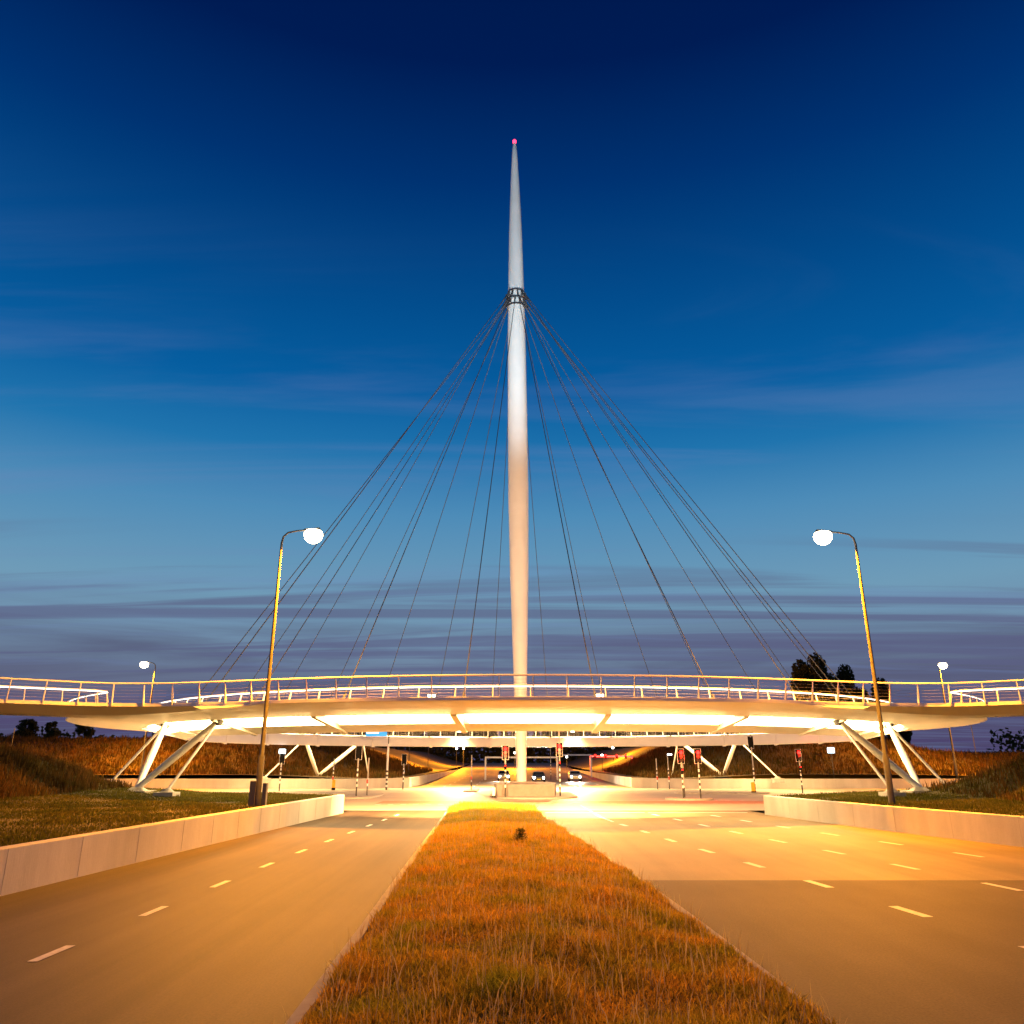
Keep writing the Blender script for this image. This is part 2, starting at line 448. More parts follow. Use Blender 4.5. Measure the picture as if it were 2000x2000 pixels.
# ------------------------------------------------------------------ traffic islands
def island(x0, x1, y0, y1, name='traffic_island'):
    r = min((x1 - x0), (y1 - y0)) / 2 * .98; pts = []
    for cx, cy, a0 in ((x1 - r, y0 + r, -90), (x1 - r, y1 - r, 0), (x0 + r, y1 - r, 90), (x0 + r, y0 + r, 180)):
        for k in range(7): t = R(a0 + k * 15); pts.append((cx + r * math.cos(t), cy + r * math.sin(t)))
    return struct(name, MB().prism(pts, -0.02, 0.13), concrete2)
island(-1.9, 5.6, 69.0, 84, 'traffic_island_centre')
island(12.4, 16.2, 66.8, 70.6, 'traffic_island_right')
island(-14.6, -11.6, 69.5, 78, 'traffic_island_left')
island(-4.9, -3.5, 84, 92, 'traffic_island_far')
island(15.6, 24.5, 79.4, 82.6, 'traffic_island_far_right')

# ------------------------------------------------------------------ THE BRIDGE
br = thing('cycle_bridge', (CX, CY, 0), 'white circular cable stayed cycle bridge with tall needle pylon over the junction', 'bridge')
RO, RI = 36.5, 31.2
ZT = 5.85
def pol(r, az, z=0): a = R(az); return (-r * math.sin(a), -r * math.cos(a), z)     # azimuth 0 faces the camera, + is left
def revolve(prof, n=240):
    m = MB(); k = len(prof); vs = []; fs = []
    for i in range(n):
        for r, z in prof: vs.append(pol(r, 360 * i / n, z))
    for i in range(n):
        for j in range(k): a = i * k + j; b = i * k + (j + 1) % k; c = ((i + 1) % n) * k + (j + 1) % k; d = ((i + 1) % n) * k + j; fs.append((a, b, c, d))
    return m.add(vs, fs)
revolve([(RO, ZT), (RO + .05, ZT - .03), (RO + .05, ZT - .16), (RO - .12, ZT - .21), (34.2, 5.50), (31.6, 5.31), (RI, 5.36), (RI, ZT)]).build('deck_ring', white_steel, br, smooth=True)
revolve([(RO - .12, ZT + .004), (RO - .12, ZT + .012), (RI + .12, ZT + .012), (RI + .12, ZT + .004)]).build('deck_surface', deck_top, br)
revolve([(29.4, 5.68), (29.4, 4.93), (28.9, 4.74), (28.35, 4.56), (28.2, 4.6), (28.2, 5.60), (28.3, 5.66)]).build('counterweight_ring', white_steel, br, smooth=True)
# ramps
def bez(p0, p1, p2, p3, n):
    return [tuple((1 - t) ** 3 * a + 3 * (1 - t) ** 2 * t * b + 3 * (1 - t) * t * t * c + t ** 3 * d for a, b, c, d in zip(p0, p1, p2, p3)) for t in [i / n for i in range(n + 1)]]
P0 = pol(RO, 22)[:2]; P3 = (-24.2, -33.4)
fil = bez(P0, (P0[0] - 5.2, P0[1] + 2.1), (-21.9, -31.1), P3, 14)
end_n = (P3[0] - 22, P3[1] - 22)
F0 = pol(RO, 41)[:2]
end_f = (F0[0] - 22, F0[1] - 22)
def mir(p, sx, sy): return (p[0] * sx, p[1] * sy) + tuple(p[2:])
for sxx in (1, -1):
    for syy in (1, -1):
        bd = fil + [(P3[0] - 7, P3[1] - 7), end_n, end_f, (F0[0] - 7, F0[1] - 7), F0] + [pol(34.5, a)[:2] for a in (41, 37, 33, 29, 25, 22)]
        n1 = len(fil)
        zb = [ZT - .2 - .33 * min(1, (i / (n1 - 1)) * 1.4) for i in range(n1)] + [5.25, 4.6, 4.6, 5.25, 5.32] + [5.56] * 6
        zt = [ZT - .004] * n1 + [ZT - .1, ZT - .75, ZT - .75, ZT - .1, ZT - .004] + [ZT - .004] * 6
        n = len(bd); nin = n - 6; ins = []
        for i, p in enumerate(bd):
            if i == 0 or i >= nin - 1: ins.append(p); continue
            a_, b_ = Vector(bd[i - 1]), Vector(bd[i + 1]); d = (b_ - a_).normalized(); q = Vector((-d.y, d.x))
            k = 1.25 * min(1, i / 9)
            if i in (n1 + 1, n1 + 2): ins.append(p); continue
            q1 = Vector(p) + q * k; q2 = Vector(p) - q * k; cen = Vector((-27, -33.5)) if i < n1 + 2 else Vector((-25.5, -34))
            lin = Vector((-24.1, -30.5)) if i < n1 - 3 else (Vector(p) + Vector((-1, 1)) if i < n1 + 2 else Vector(p) + Vector((1, -1)))
            ins.append(tuple(q1 if (q1 - lin).length < (q2 - lin).length else q2))
        zr_ = [z - .17 for z in zt]; zb = [z - .05 for z in zb]
        for i in range(nin, n): zr_[i] = 5.58
        zb[0] = zr_[0] - .01
        L3 = [(p[0], p[1], z) for p, z in zip(bd, zt)] + [(p[0], p[1], z) for p, z in zip(bd, zr_)] + [(p[0], p[1], z) for p, z in zip(ins, zb)]
        L3 = [mir(p, sxx, syy) for p in L3]
        fs = [tuple(range(n)), tuple(reversed(range(2 * n, 3 * n)))]
        for l_ in (0, 1):
            for i in range(n): j = (i + 1) % n; fs.append((l_ * n + i, l_ * n + j, l_ * n + n + j, l_ * n + n + i))
        MB().add(L3, fs).build('approach_ramp', white_steel, br)
# cross beams, light panels, cables
cone = lambda r: 5.33 - (31.15 - r) * (0.40 / 1.75)
collar_z = 50.3
lean = -0.55 / 70
def mast_x(z): return -0.15 + lean * z
for k in range(24):
    az = 7.5 + 15 * k
    a = R(az)
    def P(r, t, z): return (-r * math.sin(a) + t * math.cos(a), -r * math.cos(a) - t * math.sin(a), z)
    m = MB(); hw = 0.17
    vs = [P(r, s * hw, z) for r, z in ((31.5, 5.40), (31.5, 5.24), (28.9, 4.64), (28.25, 4.46), (28.15, 4.8), (28.15, 5.70), (31.5, 5.76)) for s in (-1, 1)]
    n = 7
    fs = [tuple(2 * i for i in range(n)), tuple(2 * i + 1 for i in reversed(range(n)))] + [(2 * i, 2 * i + 1, 2 * ((i + 1) % n) + 1, 2 * ((i + 1) % n)) for i in range(n)]
    m.add(vs, fs).build('cross_beam', white_steel, br)
    # luminous panel between this beam and the next
    m = MB(); a0, a1 = az + .95, az + 14.05; vs = []; fs = []; S = 8
    for i in range(S + 1):
        b = a0 + (a1 - a0) * i / S
        for r, dz in ((31.1, 0), (29.5, 0), (29.5, .08), (31.1, .08)): vs.append(pol(r, b, cone(r) + dz + .015))
    for i in range(S):
        for j in range(4): fs.append((i * 4 + j, i * 4 + (j + 1) % 4, i * 4 + 4 + (j + 1) % 4, i * 4 + 4 + j))
    fs += [(0, 1, 2, 3), tuple(S * 4 + j for j in (3, 2, 1, 0))]
    m.add(vs, fs).build('light_panel', glow('soffit_light', (1.0, 0.62, 0.24), 40.0), br)
    # cable with its fork anchor
    bot = Vector(pol(29.0, az, 5.95)); tz = collar_z + (.45 if k % 2 else -.45)
    top = Vector((mast_x(tz), 0, tz)) + Vector(pol(1.0, az, 0))
    c = MB().tube([bot, top], 0.034, 6).build('cable', cable_mat, br)
    d = (top - bot).normalized()
    MB().tube([bot - d * .35, bot + d * .9], [.10, .075], 8).build('cable_socket', galv, c)
    MB().tube([top - d * 1.4, top + d * .1], [.06, .09], 8).build('cable_socket', galv, c)
# pylon
prof = [(1.15, .44), (6, .52), (12, .67), (20, .88), (28, 1.0), (36, 1.0), (44, .95), (50.3, .88), (55, .79), (59, .71), (62.5, .60), (66, .47), (69, .34), (71.0, .22), (71.3, .12)]
fine = []
zs = np.linspace(1.15, 71.3, 90)
for z in zs: fine.append((z, float(np.interp(z, [p[0] for p in prof], [p[1] for p in prof]))))
m = MB(); n = 40; vs = []; fs = []
for z, r in fine:
    for k in range(n): t = 2 * math.pi * k / n; vs.append((mast_x(z) + r * math.cos(t), r * math.sin(t), z))
for i in range(len(fine) - 1):
    for k in range(n): fs.append((i * n + k, i * n + (k + 1) % n, (i + 1) * n + (k + 1) % n, (i + 1) * n + k))
fs.append(tuple((len(fine) - 1) * n + k for k in range(n)))
pyl = m.add(vs, fs).build('pylon', white_steel, br, smooth=True)
m = MB()
for dz, rr in ((-1.0, .99), (-.15, .98), (.75, .96)):
    m.ellipse_lathe((mast_x(collar_z), 0, collar_z + dz), [(-.05, rr), (.05, rr)], 32)
for k in range(24):
    t = R(7.5 + 15 * k)
    m.box((mast_x(collar_z) - math.sin(t) * 1.0, -math.cos(t) * 1.0, collar_z + (.3 if k % 2 else -.55)), (.05, .3, .55), -t)
m.build('cable_collar', galv, pyl)
MB().ellipse_lathe((mast_x(71.4), 0, 71.2), [(0, .1), (.1, .2), (.35, .22), (.5, .12)], 16).build('beacon_light', glow('beacon_red', (1, .03, .08), 6), pyl)
# plinth the pylon stands on
MB().prism([(-2.3, -4), (2.6, -4), (2.9, 0), (2.6, 4), (-2.3, 4), (-2.6, 0)], 0.1, 1.1).prism([(-1.2, -1.3), (1.0, -1.3), (1.0, 1.3), (-1.2, 1.3)], 1.1, 1.22).build('plinth', mat('plinth_concrete', (0.24, 0.225, 0.21), .85, col2=(.18, .17, .16), scale=2, bump=.3), br, bevel=.04)
# supports: a V of two struts and two tie rods at each diagonal
for sxx in (1, -1):
    for syy in (1, -1):
        q = lambda r, az, z: Vector(mir(pol(r, az, z), sxx, syy))
        gz = 1.25 if syy == 1 else 1.1
        node = q(33.5, 45, gz + .15)
        t1, t2 = q(31.0, 52, 5.32), q(31.0, 37.5, 5.32)
        for t in (t1, t2):
            s = MB().tube([node, node.lerp(t, .5), t], [.17, .23, .17], 14).build('support_strut', white_steel, br, smooth=True)
            MB().tube([t - Vector((0, 0, .32)), t + Vector((0, 0, .02))], [.19, .3], 12).build('strut_head', galv, s)
        f1, f2 = q(33.5, 57.5, gz + .1), q(33.5, 38.4, gz + .1)
        if syy == -1: f2 = q(33.5, 33.5, gz + .1)
        for a_, b_ in ((t1, f1), (t2, f2)):
            MB().tube([b_, a_], .085, 8).build('tie_rod', white_steel, br)
        for pnt, sz in ((node, .85), (f1, .55), (f2, .55)):
            zb = gz - .45
            MB().prism([(pnt.x + x * sz, pnt.y + y * sz) for x, y in ((-1, -1), (1, -1), (1, 1), (-1, 1))], zb, gz + .02).ellipse_lathe((pnt.x, pnt.y, gz), [(0.021, sz * .75), (.22, sz * .35)], 12).build('footing', concrete2, br)
# railings
def resample(path, step):
    pts = [Vector(p) for p in path]; acc = [0]
    for a, b in zip(pts[:-1], pts[1:]): acc.append(acc[-1] + (b - a).length)
    n = max(2, int(round(acc[-1] / step))); o = []; j = 0
    for i in range(n + 1):
        d = acc[-1] * i / n
        while j < len(acc) - 2 and acc[j + 1] < d: j += 1
        t = (d - acc[j]) / max(1e-9, acc[j + 1] - acc[j]); o.append(pts[j].lerp(pts[j + 1], min(1, t)))
    return o
H_R = 0.98
REST = MB()
def railing(path, name, posts_apart, lean_side, step=1.6, handlight=False, h=H_R):
    base = resample(path, step)
    n = []
    for i in range(len(base)):
        d = (base[min(i + 1, len(base) - 1)] - base[max(i - 1, 0)]); d.z = 0; d.normalize(); n.append(Vector((-d.y, d.x, 0)) * lean_side)
    tops = [b + v * .22 + Vector((0, 0, h)) for b, v in zip(base, n)]
    rl = MB().tube(tops, .042, 8).build(name, rail_steel, br, smooth=True)
    mw = MB()
    for k in range(1, 6):
        mw.tube([b.lerp(t, k / 6.2) for b, t in zip(base, tops)], .005, 4, caps=False)
    mw.build('infill_wires', wire_steel, rl)
    def post(m, b, t, v):
        d = Vector((-v.y, v.x, 0)); th = d * .022; wv = v * .055
        a = b - Vector((0, 0, .12))
        vs = [a - th - wv * 1.3, a + th - wv * 1.3, a + th + wv * 1.3, a - th + wv * 1.3, t - th - wv * .5, t + th - wv * .5, t + th + wv * .5, t - th + wv * .5]
        m.add(vs, [(3, 2, 1, 0), (4, 5, 6, 7), (0, 1, 5, 4), (1, 2, 6, 5), (2, 3, 7, 6), (3, 0, 4, 7)])
    for b, t, v in zip(base, tops, n):
        if posts_apart or (name == 'inner_railing' and b.y < -23.5):
            m = MB(); post(m, b, t, v); m.build('railing_post', white_steel, rl)
        else: post(REST, b, t, v)
    if handlight:
        m = MB()
        m.tube([t - v * .05 - Vector((0, 0, .055)) for t, v in zip(tops, n)], .022, 6)
        m.build('handrail_light', glow('rail_light', (1, .82, .62), 5.0), rl)
    return rl
zr = lambda p, z=ZT: (p[0], p[1], z)
rampline = lambda p: [zr(p), (p[0] - 7, p[1] - 7, ZT - .1), (p[0] - 22, p[1] - 22, ZT - .75)]
# outer rail, camera side: ramp - fillet - arc - fillet - ramp
half = [pol(RO - .08, a, ZT) for a in range(0, 22, 2)] + [zr(p) for p in fil] + rampline(P3)[1:]
near = [mir(p, -1, 1) for p in reversed(half)][:-1] + half
railing(near, 'outer_railing', True, 1, 1.62)
railing([mir(p, 1, -1) for p in near], 'outer_railing', False, -1, 1.9)
side = list(reversed(rampline(F0))) + [pol(RO - .08, a, ZT) for a in range(43, 138, 3)] + [mir(p, 1, -1) for p in rampline(pol(RO, 41))]
railing(side, 'outer_railing', False, 1, 1.9, handlight=True)
railing([mir(p, -1, 1) for p in side], 'outer_railing', False, -1, 1.9, handlight=True)
railing([pol(RI + .08, a, ZT) for a in range(0, 363, 3)], 'inner_railing', False, -1, 2.05, handlight=True)
o = REST.build('railing_posts', white_steel, br); o['kind'] = 'stuff'
# floodlights on the inner edge of the deck, near pair aimed up the pylon, far pair added to brighten the junction
for fx, sd in ((-5.6, -1), (4.0, -1), (-7.5, 1), (6.5, 1)):
    fl = bpy.data.objects.new('floodlight', None); C.objects.link(fl); fl.parent = br
    y = sd * math.sqrt(28.6 ** 2 - fx ** 2); fl.location = (fx, y, 5.66)
    MB().box((0, 0, .3), (.08, .08, .6)).box((0, 0, .78), (.5, .22, .36)).build('floodlight_housing', galv, fl)
    for q in (-1, 1): MB().box((0, q * .125, .78), (.42, .02, .26)).build('floodlight_lens', glow('flood_lens', (1, .86, .66), 14), fl)
    for nm, en, colr, size, aim, ay in (('pylon_beam', 88000, (.62, .86, 1.0), 46, 58, 1), ('warm_fill', 15000, (1, .60, .32), 64, 18, 1), ('ground_fill', 70000, (1, .52, .18), 138, -20, .62)):  # warm and ground spots are added fill for pylon foot and junction floor
        if sd == 1 and nm == 'pylon_beam': continue
        ld = bpy.data.lights.new(nm, 'SPOT'); ld.energy = en; ld.color = colr; ld.spot_size = R(size); ld.spot_blend = 1.0; ld.shadow_soft_size = .3
        lo = bpy.data.objects.new(nm, ld); C.objects.link(lo); lo.parent = fl; lo.location = (0, -sd * .5, .78)
        lo.rotation_euler = (Vector((-fx * ay, -y * ay, aim))).to_track_quat('-Z', 'Y').to_euler()

# ------------------------------------------------------------------ street lamps
def lamp(name, x, y, z0, H, reach, energy, label, big=True, color=SOD, lens=30, group='tall street lamps'):
    t = thing(name, (x, y, z0), label, 'street lamp', group)
    r = .11 if big else .1
    MB().tube([(0, 0, 0), (0, 0, 2.2), (0, 0, 2.25), (0, 0, H - .6)], [r * 1.35, r * 1.3, r, r * .55], 12).build('pole', galv, t, smooth=True)
    s = 1 if reach > 0 else -1
    arm = [(0, 0, H - .62), (s * .06, 0, H - .3), (s * .28, 0, H - .08), (reach * .5, 0, H + .02), (reach * .8, 0, H + .06)]
    MB().tube(arm, [r * .55, r * .5, r * .45, r * .4, r * .38], 8).build('arm', galv, t, smooth=True)
    hx = reach
    hd = MB()
    hd.add([(hx + a * s, b, H + c) for a, b, c in ((-.45, -.1, .0), (-.45, .1, .0), (.45, .17, .02), (.45, -.17, .02), (-.4, -.07, .12), (-.4, .07, .12), (.38, .11, .18), (.38, -.11, .18))],
           [(0, 1, 2, 3), (4, 5, 6, 7), (0, 1, 5, 4), (1, 2, 6, 5), (2, 3, 7, 6), (3, 0, 4, 7)])
    h = hd.build('lamp_head', galv, t, bevel=.02)
    m = MB(); sz = 1.0 if big else .8
    m.ellipse_lathe((hx + .08 * s, 0, H - .21 * sz), [(-.42 * sz, .14 * sz), (-.34 * sz, .3 * sz), (-.18 * sz, .43 * sz), (0, .48 * sz), (.14 * sz, .45 * sz), (.23 * sz, .36 * sz)], 16)  # lens swollen to a globe, its shape imitating blown-out glare
    m.build('glare_lens', glow('lens_%d' % lens, (1, .78, .45), lens), h, smooth=True)
    if energy:
        ld = bpy.data.lights.new('lamp_light', 'SPOT'); ld.energy = energy; ld.color = color; ld.spot_size = R(168); ld.spot_blend = .45; ld.shadow_soft_size = .35
        lo = bpy.data.objects.new('lamp_light', ld); C.objects.link(lo); lo.parent = t; lo.location = (hx + .08 * s, 0, H - .72)
    return t
E1 = 64000
t = lamp('street_lamp', -11.75, 39.3, 1.0, 13.15, 1.5, E1, 'tall lit street lamp on the left lawn behind the long wall, arm to the right')
MB().box((-.22, -.05, .55), (.28, .3, 1.1)).box((.28, .1, .5), (.2, .26, 1.0)).build('control_box', mat('cabinet_dark', (.09, .08, .07), .7), t, bevel=.02)
lamp('street_lamp', 18.15, 40.7, 1.0, 13.45, -1.6, E1, 'tall lit street lamp on the right lawn behind the splaying wall, arm to the left')
lamp('street_lamp', -42.2, 95.8, 1.0, 13.0, -1.3, E1 * 1.3, 'distant lit street lamp seen above the left approach ramp railing', big=True)
lamp('street_lamp', 50.6, 95.9, 1.0, 12.9, .4, E1 * 1.3, 'distant lit street lamp seen above the right approach ramp railing', big=True)

# ------------------------------------------------------------------ traffic signals and poles
red_on = glow('signal_red', (1, .012, .008), 14)
lens_off = mat('lens_off', (.05, .03, .02), .3)
red_paint = mat('red_paint', (.45, .03, .02), .5)
def stripe_mat(ztop, first, white):
    key = 'banded_pole_%d_%d_%d' % (ztop * 100, first * 100, white)
    if key in MATS: return MATS[key]
    m = bpy.data.materials.new(key); m.use_nodes = True
    n, l = m.node_tree.nodes, m.node_tree.links; p = n['Principled BSDF']; p.inputs['Roughness'].default_value = .45
    tc = n.new('ShaderNodeTexCoord'); sp = n.new('ShaderNodeSeparateXYZ'); l.new(tc.outputs['Object'], sp.inputs[0])
    def mt(op, a, b):
        q = n.new('ShaderNodeMath'); q.operation = op
        for i, v in enumerate((a, b)):
            if isinstance(v, (int, float)): q.inputs[i].default_value = v
            else: l.new(v, q.inputs[i])
        return q.outputs[0]
    z = sp.outputs['Z']
    band = mt('GREATER_THAN', mt('MODULO', mt('SUBTRACT', z, first), .42), .21)
    low = mt('LESS_THAN', z, first); inz = mt('LESS_THAN', z, ztop)
    dk = mt('MULTIPLY', mt('MAXIMUM', band, low), inz)
    up = n.new('ShaderNodeMix'); up.data_type = 'RGBA'; l.new(inz, up.inputs[0])
    up.inputs[6].default_value = (.75, .75, .75, 1) if white else (.33, .32, .31, 1); up.inputs[7].default_value = (.75, .75, .75, 1)
    mx = n.new('ShaderNodeMix'); mx.data_type = 'RGBA'; l.new(dk, mx.inputs[0]); l.new(up.outputs[2], mx.inputs[6]); mx.inputs[7].default_value = (.02, .02, .02, 1)
    l.new(mx.outputs[2], p.inputs['Base Color']); MATS[key] = m
    return m
def striped_pole(t, h, z_str=2.4, r=.055, white_top=False, first_dark=.75):
    MB().tube([(0, 0, 0), (0, 0, h)], r + .008, 12).build('pole', stripe_mat(z_str, first_dark, white_top), t, smooth=True)
def head(t, z, on=True, back=False, w=.30, x=0.0, lit=0, board=True):
    s = 1 if back else -1
    hh = MB().box((x, -.02, z), (w, .2, .9)).build('signal_head', dark, t, bevel=.02)
    if board:
        MB().box((x, .10, z), (w + .26, .02, 1.16)).build('backboard_edge', whitep, hh)
        MB().box((x, .10, z), (w + .22, .03, 1.12)).build('backboard', dark, hh)
    for k in range(3):
        zz_ = z + .29 - .29 * k
        m = MB(); n = 14
        m.tube([(x, .13 * s * -1 * -1, zz_), (x, (.145) * s, zz_)], .15, n)
        m.build('signal_lens', red_on if (on and k == lit) else lens_off, hh)
        m = MB()
        for i in range(9):
            a = math.pi * i / 8; b = math.pi * (i + 1) / 8
            if i < 8:
                m.add([(x + .12 * math.cos(a), .12 * s, zz_ + .12 * math.sin(a)), (x + .12 * math.cos(b), .12 * s, zz_ + .12 * math.sin(b)),
                       (x + .12 * math.cos(b), .34 * s, zz_ + .12 * math.sin(b)), (x + .12 * math.cos(a), .34 * s, zz_ + .12 * math.sin(a))], [(0, 1, 2, 3)])
        m.build('signal_visor', dark, hh)
G = 'traffic signals round the junction'
def signal(x, y, h, label, on=True, back=False, zhead=None, z0=0.0, small=False, z_str=2.3, hx=0.0, redlow=False, glowl=0, white_top=False):
    t = thing('traffic_signal', (x, y, z0), label, 'traffic signal', G)
    striped_pole(t, h, z_str, white_top=white_top)
    head(t, zhead or h - .4, on, back, x=hx)
    if small:
        b = MB().box((.0, -.14, zhead - 1.15 if zhead else h - 1.55), (.2, .16, .42)).build('small_repeater', dark, t, bevel=.01)
        MB().tube([(0, -.22, (zhead or h - .4) - 1.05), (0, -.235, (zhead or h - .4) - 1.05)], .05, 10).build('repeater_lens', red_on if redlow else lens_off, b)
    if glowl:
        ld = bpy.data.lights.new('signal_glow', 'POINT'); ld.energy = glowl * .8; ld.color = (1, .008, .004); ld.shadow_soft_size = .12
        lo = bpy.data.objects.new('signal_glow', ld); C.objects.link(lo); lo.parent = t; lo.location = (hx, -.42, (zhead or h - .4) + .1)
    return t
signal(-0.55, 70.15, 3.9, 'red traffic signal on the centre island just left of the pylon', small=True, z0=.12, redlow=True, glowl=420)
t = signal(4.08, 71.9, 5.7, 'tall red traffic signal right of the pylon, its pole rising above its head', zhead=3.75, z0=.12, small=True, redlow=True, glowl=420)
signal(13.8, 68.4, 3.6, 'left one of the two red signals standing side by side right of the junction', z0=.12, small=True, redlow=True, glowl=380)
signal(15.0, 67.6, 3.6, 'right one of the two red signals standing side by side right of the junction', z0=.12, glowl=380)
signal(27.8, 81.2, 3.85, 'red signal with a small repeater, standing before the far right strut', small=True, redlow=True, glowl=120)
signal(-13.2, 72.0, 3.9, 'black backed signal on the left island, left of the blue sign', on=False, back=True, z0=.12)
signal(-11.9, 92.5, 3.5, 'unlit signal with wide black board in front of the left mound', on=False, back=True)
signal(23.2, 80.9, 5.3, 'tall unlit signal near the yellow bollard right of the red pair', on=False, back=True, z0=.12, zhead=4.55)
t = signal(-24.0, 87.45, 3.6, 'signal under a glowing white lamp, in front of the far left strut footing', on=False, back=True, white_top=True)
MB().box((0, -.1, 3.9), (.62, .3, .42)).build('white_lamp', glow('cool_white', (.75, .95, 1.0), 9), t, bevel=.03)
def plain_pole(x, y, h, label, z_str=2.2, z0=0.0, push=True, name='marker_pole'):
    t = thing(name, (x, y, z0), label, 'pole', 'thin striped poles of the junction')
    striped_pole(t, h, z_str, r=.045)
    if push: MB().box((.0, -.09, 1.15), (.16, .12, .3)).build('push_button_box', red_paint, t, bevel=.01)
    return t
plain_pole(-19.6, 92.5, 3.2, 'thin banded pole beside the yellow bollard on the left')
plain_pole(-12.6, 73.8, 3.1, 'thin pale pole just right of the black backed left signal', z0=.12, z_str=1.0)
plain_pole(-4.2, 87.4, 3.4, 'slender pale pole left of the pylon with a mid-height box', z0=.12, z_str=1.1)
plain_pole(15.9, 92.5, 3.2, 'short banded pole in front of the right mound')
t = plain_pole(17.2, 92.6, 3.7, 'pale topped banded pole with a white lamp right of the junction')
MB().box((.22, -.05, 3.62), (.5, .16, .14)).build('lamp_bar', glow('white_bar', (1, .95, .85), 6), t)
plain_pole(14.2, 69.9, 3.1, 'plain pole between the two red signals on the right', z0=.12, z_str=.9, push=False)
plain_pole(5.9, 128.0, 7.0, 'tall thin pole beyond the pylon on its right side', z_str=2.6, push=False, z0=.2)

# blue direction sign on its pole
t = thing('direction_sign', (-13.4, 90.4, 0), 'blue and white direction sign on a tall pole with white banded foot', 'road sign')
MB().tube([(0, 0, 0), (0, 0, 4.7)], .11, 12).build('pole', stripe_mat(2.1, .3, True), t, smooth=True)
MB().tube([(0, 0, 4.7), (0, 0, 6.3)], .06, 10).build('pole_extension', galv, t)
MB().tube([(0, 0, 6.16), (-2.6, 0, 6.16)], .04, 8).build('arm', galv, t)
sb = MB().box((-1.35, -.08, 5.78), (2.3, .06, .62)).build('sign_panel', mat('sign_blue', (.02, .22, .55), .4, emit=(.05, .45, 1.0), es=.9), t)
MB().box((-1.75, -.118, 5.9), (1.35, .012, .3)).build('white_field', mat('sign_white', (.8, .8, .8), .4, emit=(.85, .95, 1.0), es=1.0), sb)
MB().box((-1.35, -.113, 5.44), (2.3, .012, .05)).box((-1.35, -.113, 6.11), (2.3, .012, .05)).build('sign_border', whitep, sb)

# glowing cool lamp at the far right, and the yellow bollards
t = thing('lit_box_lamp', (36.6, 95.9, 1.0), 'cool white glowing box lamp on a short post below the right ring', 'lamp')
MB().tube([(0, 0, 0), (0, 0, 2.9)], .05, 8).build('post', galv, t)
MB().box((0, 0, 3.1), (.75, .25, .6)).build('lamp_box', glow('cool_white2', (.62, .9, 1.0), 6), t, bevel=.05)
for x, y, lb in ((-19.0, 90.2, 'yellow bollard at the foot of the far left tie rod'), (22.7, 79.8, 'yellow bollard beside the tall unlit signal on the right')):
    t = thing('traffic_bollard', (x, y, .0), lb, 'bollard', 'yellow keep-right bollards')
    MB().box((0, 0, .12), (.34, .34, .24)).build('foot', dark, t)
    MB().prism([(-.17, -.1), (.17, -.1), (.17, .1), (-.17, .1)], .24, 1.05).build('body', mat('bollard_yellow', (.75, .42, .02), .5), t, bevel=.03)
t = thing('traffic_bollard', (-1.5, 69.6, .12), 'short white bollard left of the red signal on the centre island', 'bollard')
MB().box((0, 0, .06), (.3, .3, .12)).build('foot', dark, t)
MB().box((0, 0, .45), (.26, .14, .66)).build('body', whitep, t, bevel=.03)

# ------------------------------------------------------------------ portals over the road beyond
def portal(x0, x1, y, h, label, reds=()):
    z0 = zf(y)
    t = thing('portal_frame', ((x0 + x1) / 2, y, z0), label, 'overhead portal', 'white portals over the road beyond')
    hw = (x1 - x0) / 2
    for s in (-1, 1): MB().box((s * hw, 0, (h - .12) / 2), (.24, .24, h - .12)).build('upright', whitep, t)
    b = MB().box((0, 0, h), (2 * hw + .24, .2, .24)).build('beam', whitep, t)
    for k, rx in enumerate(reds):
        hd = MB().box((rx, -.22, h), (.34, .2, .8)).build('signal_head', dark, t)
        MB().tube([(rx, -.33, h + .2), (rx, -.36, h + .2)], .15, 12).build('signal_lens', red_on, hd)
        ld = bpy.data.lights.new('signal_glow', 'POINT'); ld.energy = 700; ld.color = (1, .02, .01); ld.shadow_soft_size = .12
        lo = bpy.data.objects.new('signal_glow', ld); C.objects.link(lo); lo.parent = hd; lo.location = (rx, -.8, h + .2)
    return t
portal(-4.1, 7.0, 130, 3.3, 'white portal frame over the road directly behind the pylon')
portal(7.6, 13.4, 142, 3.6, 'narrow white portal frame over the road, middle one of the three')
portal(14.0, 21.5, 150, 3.3, 'white portal frame carrying three red lights, rightmost of the three', reds=(-2.9, -1.0, 1.0, 2.6))
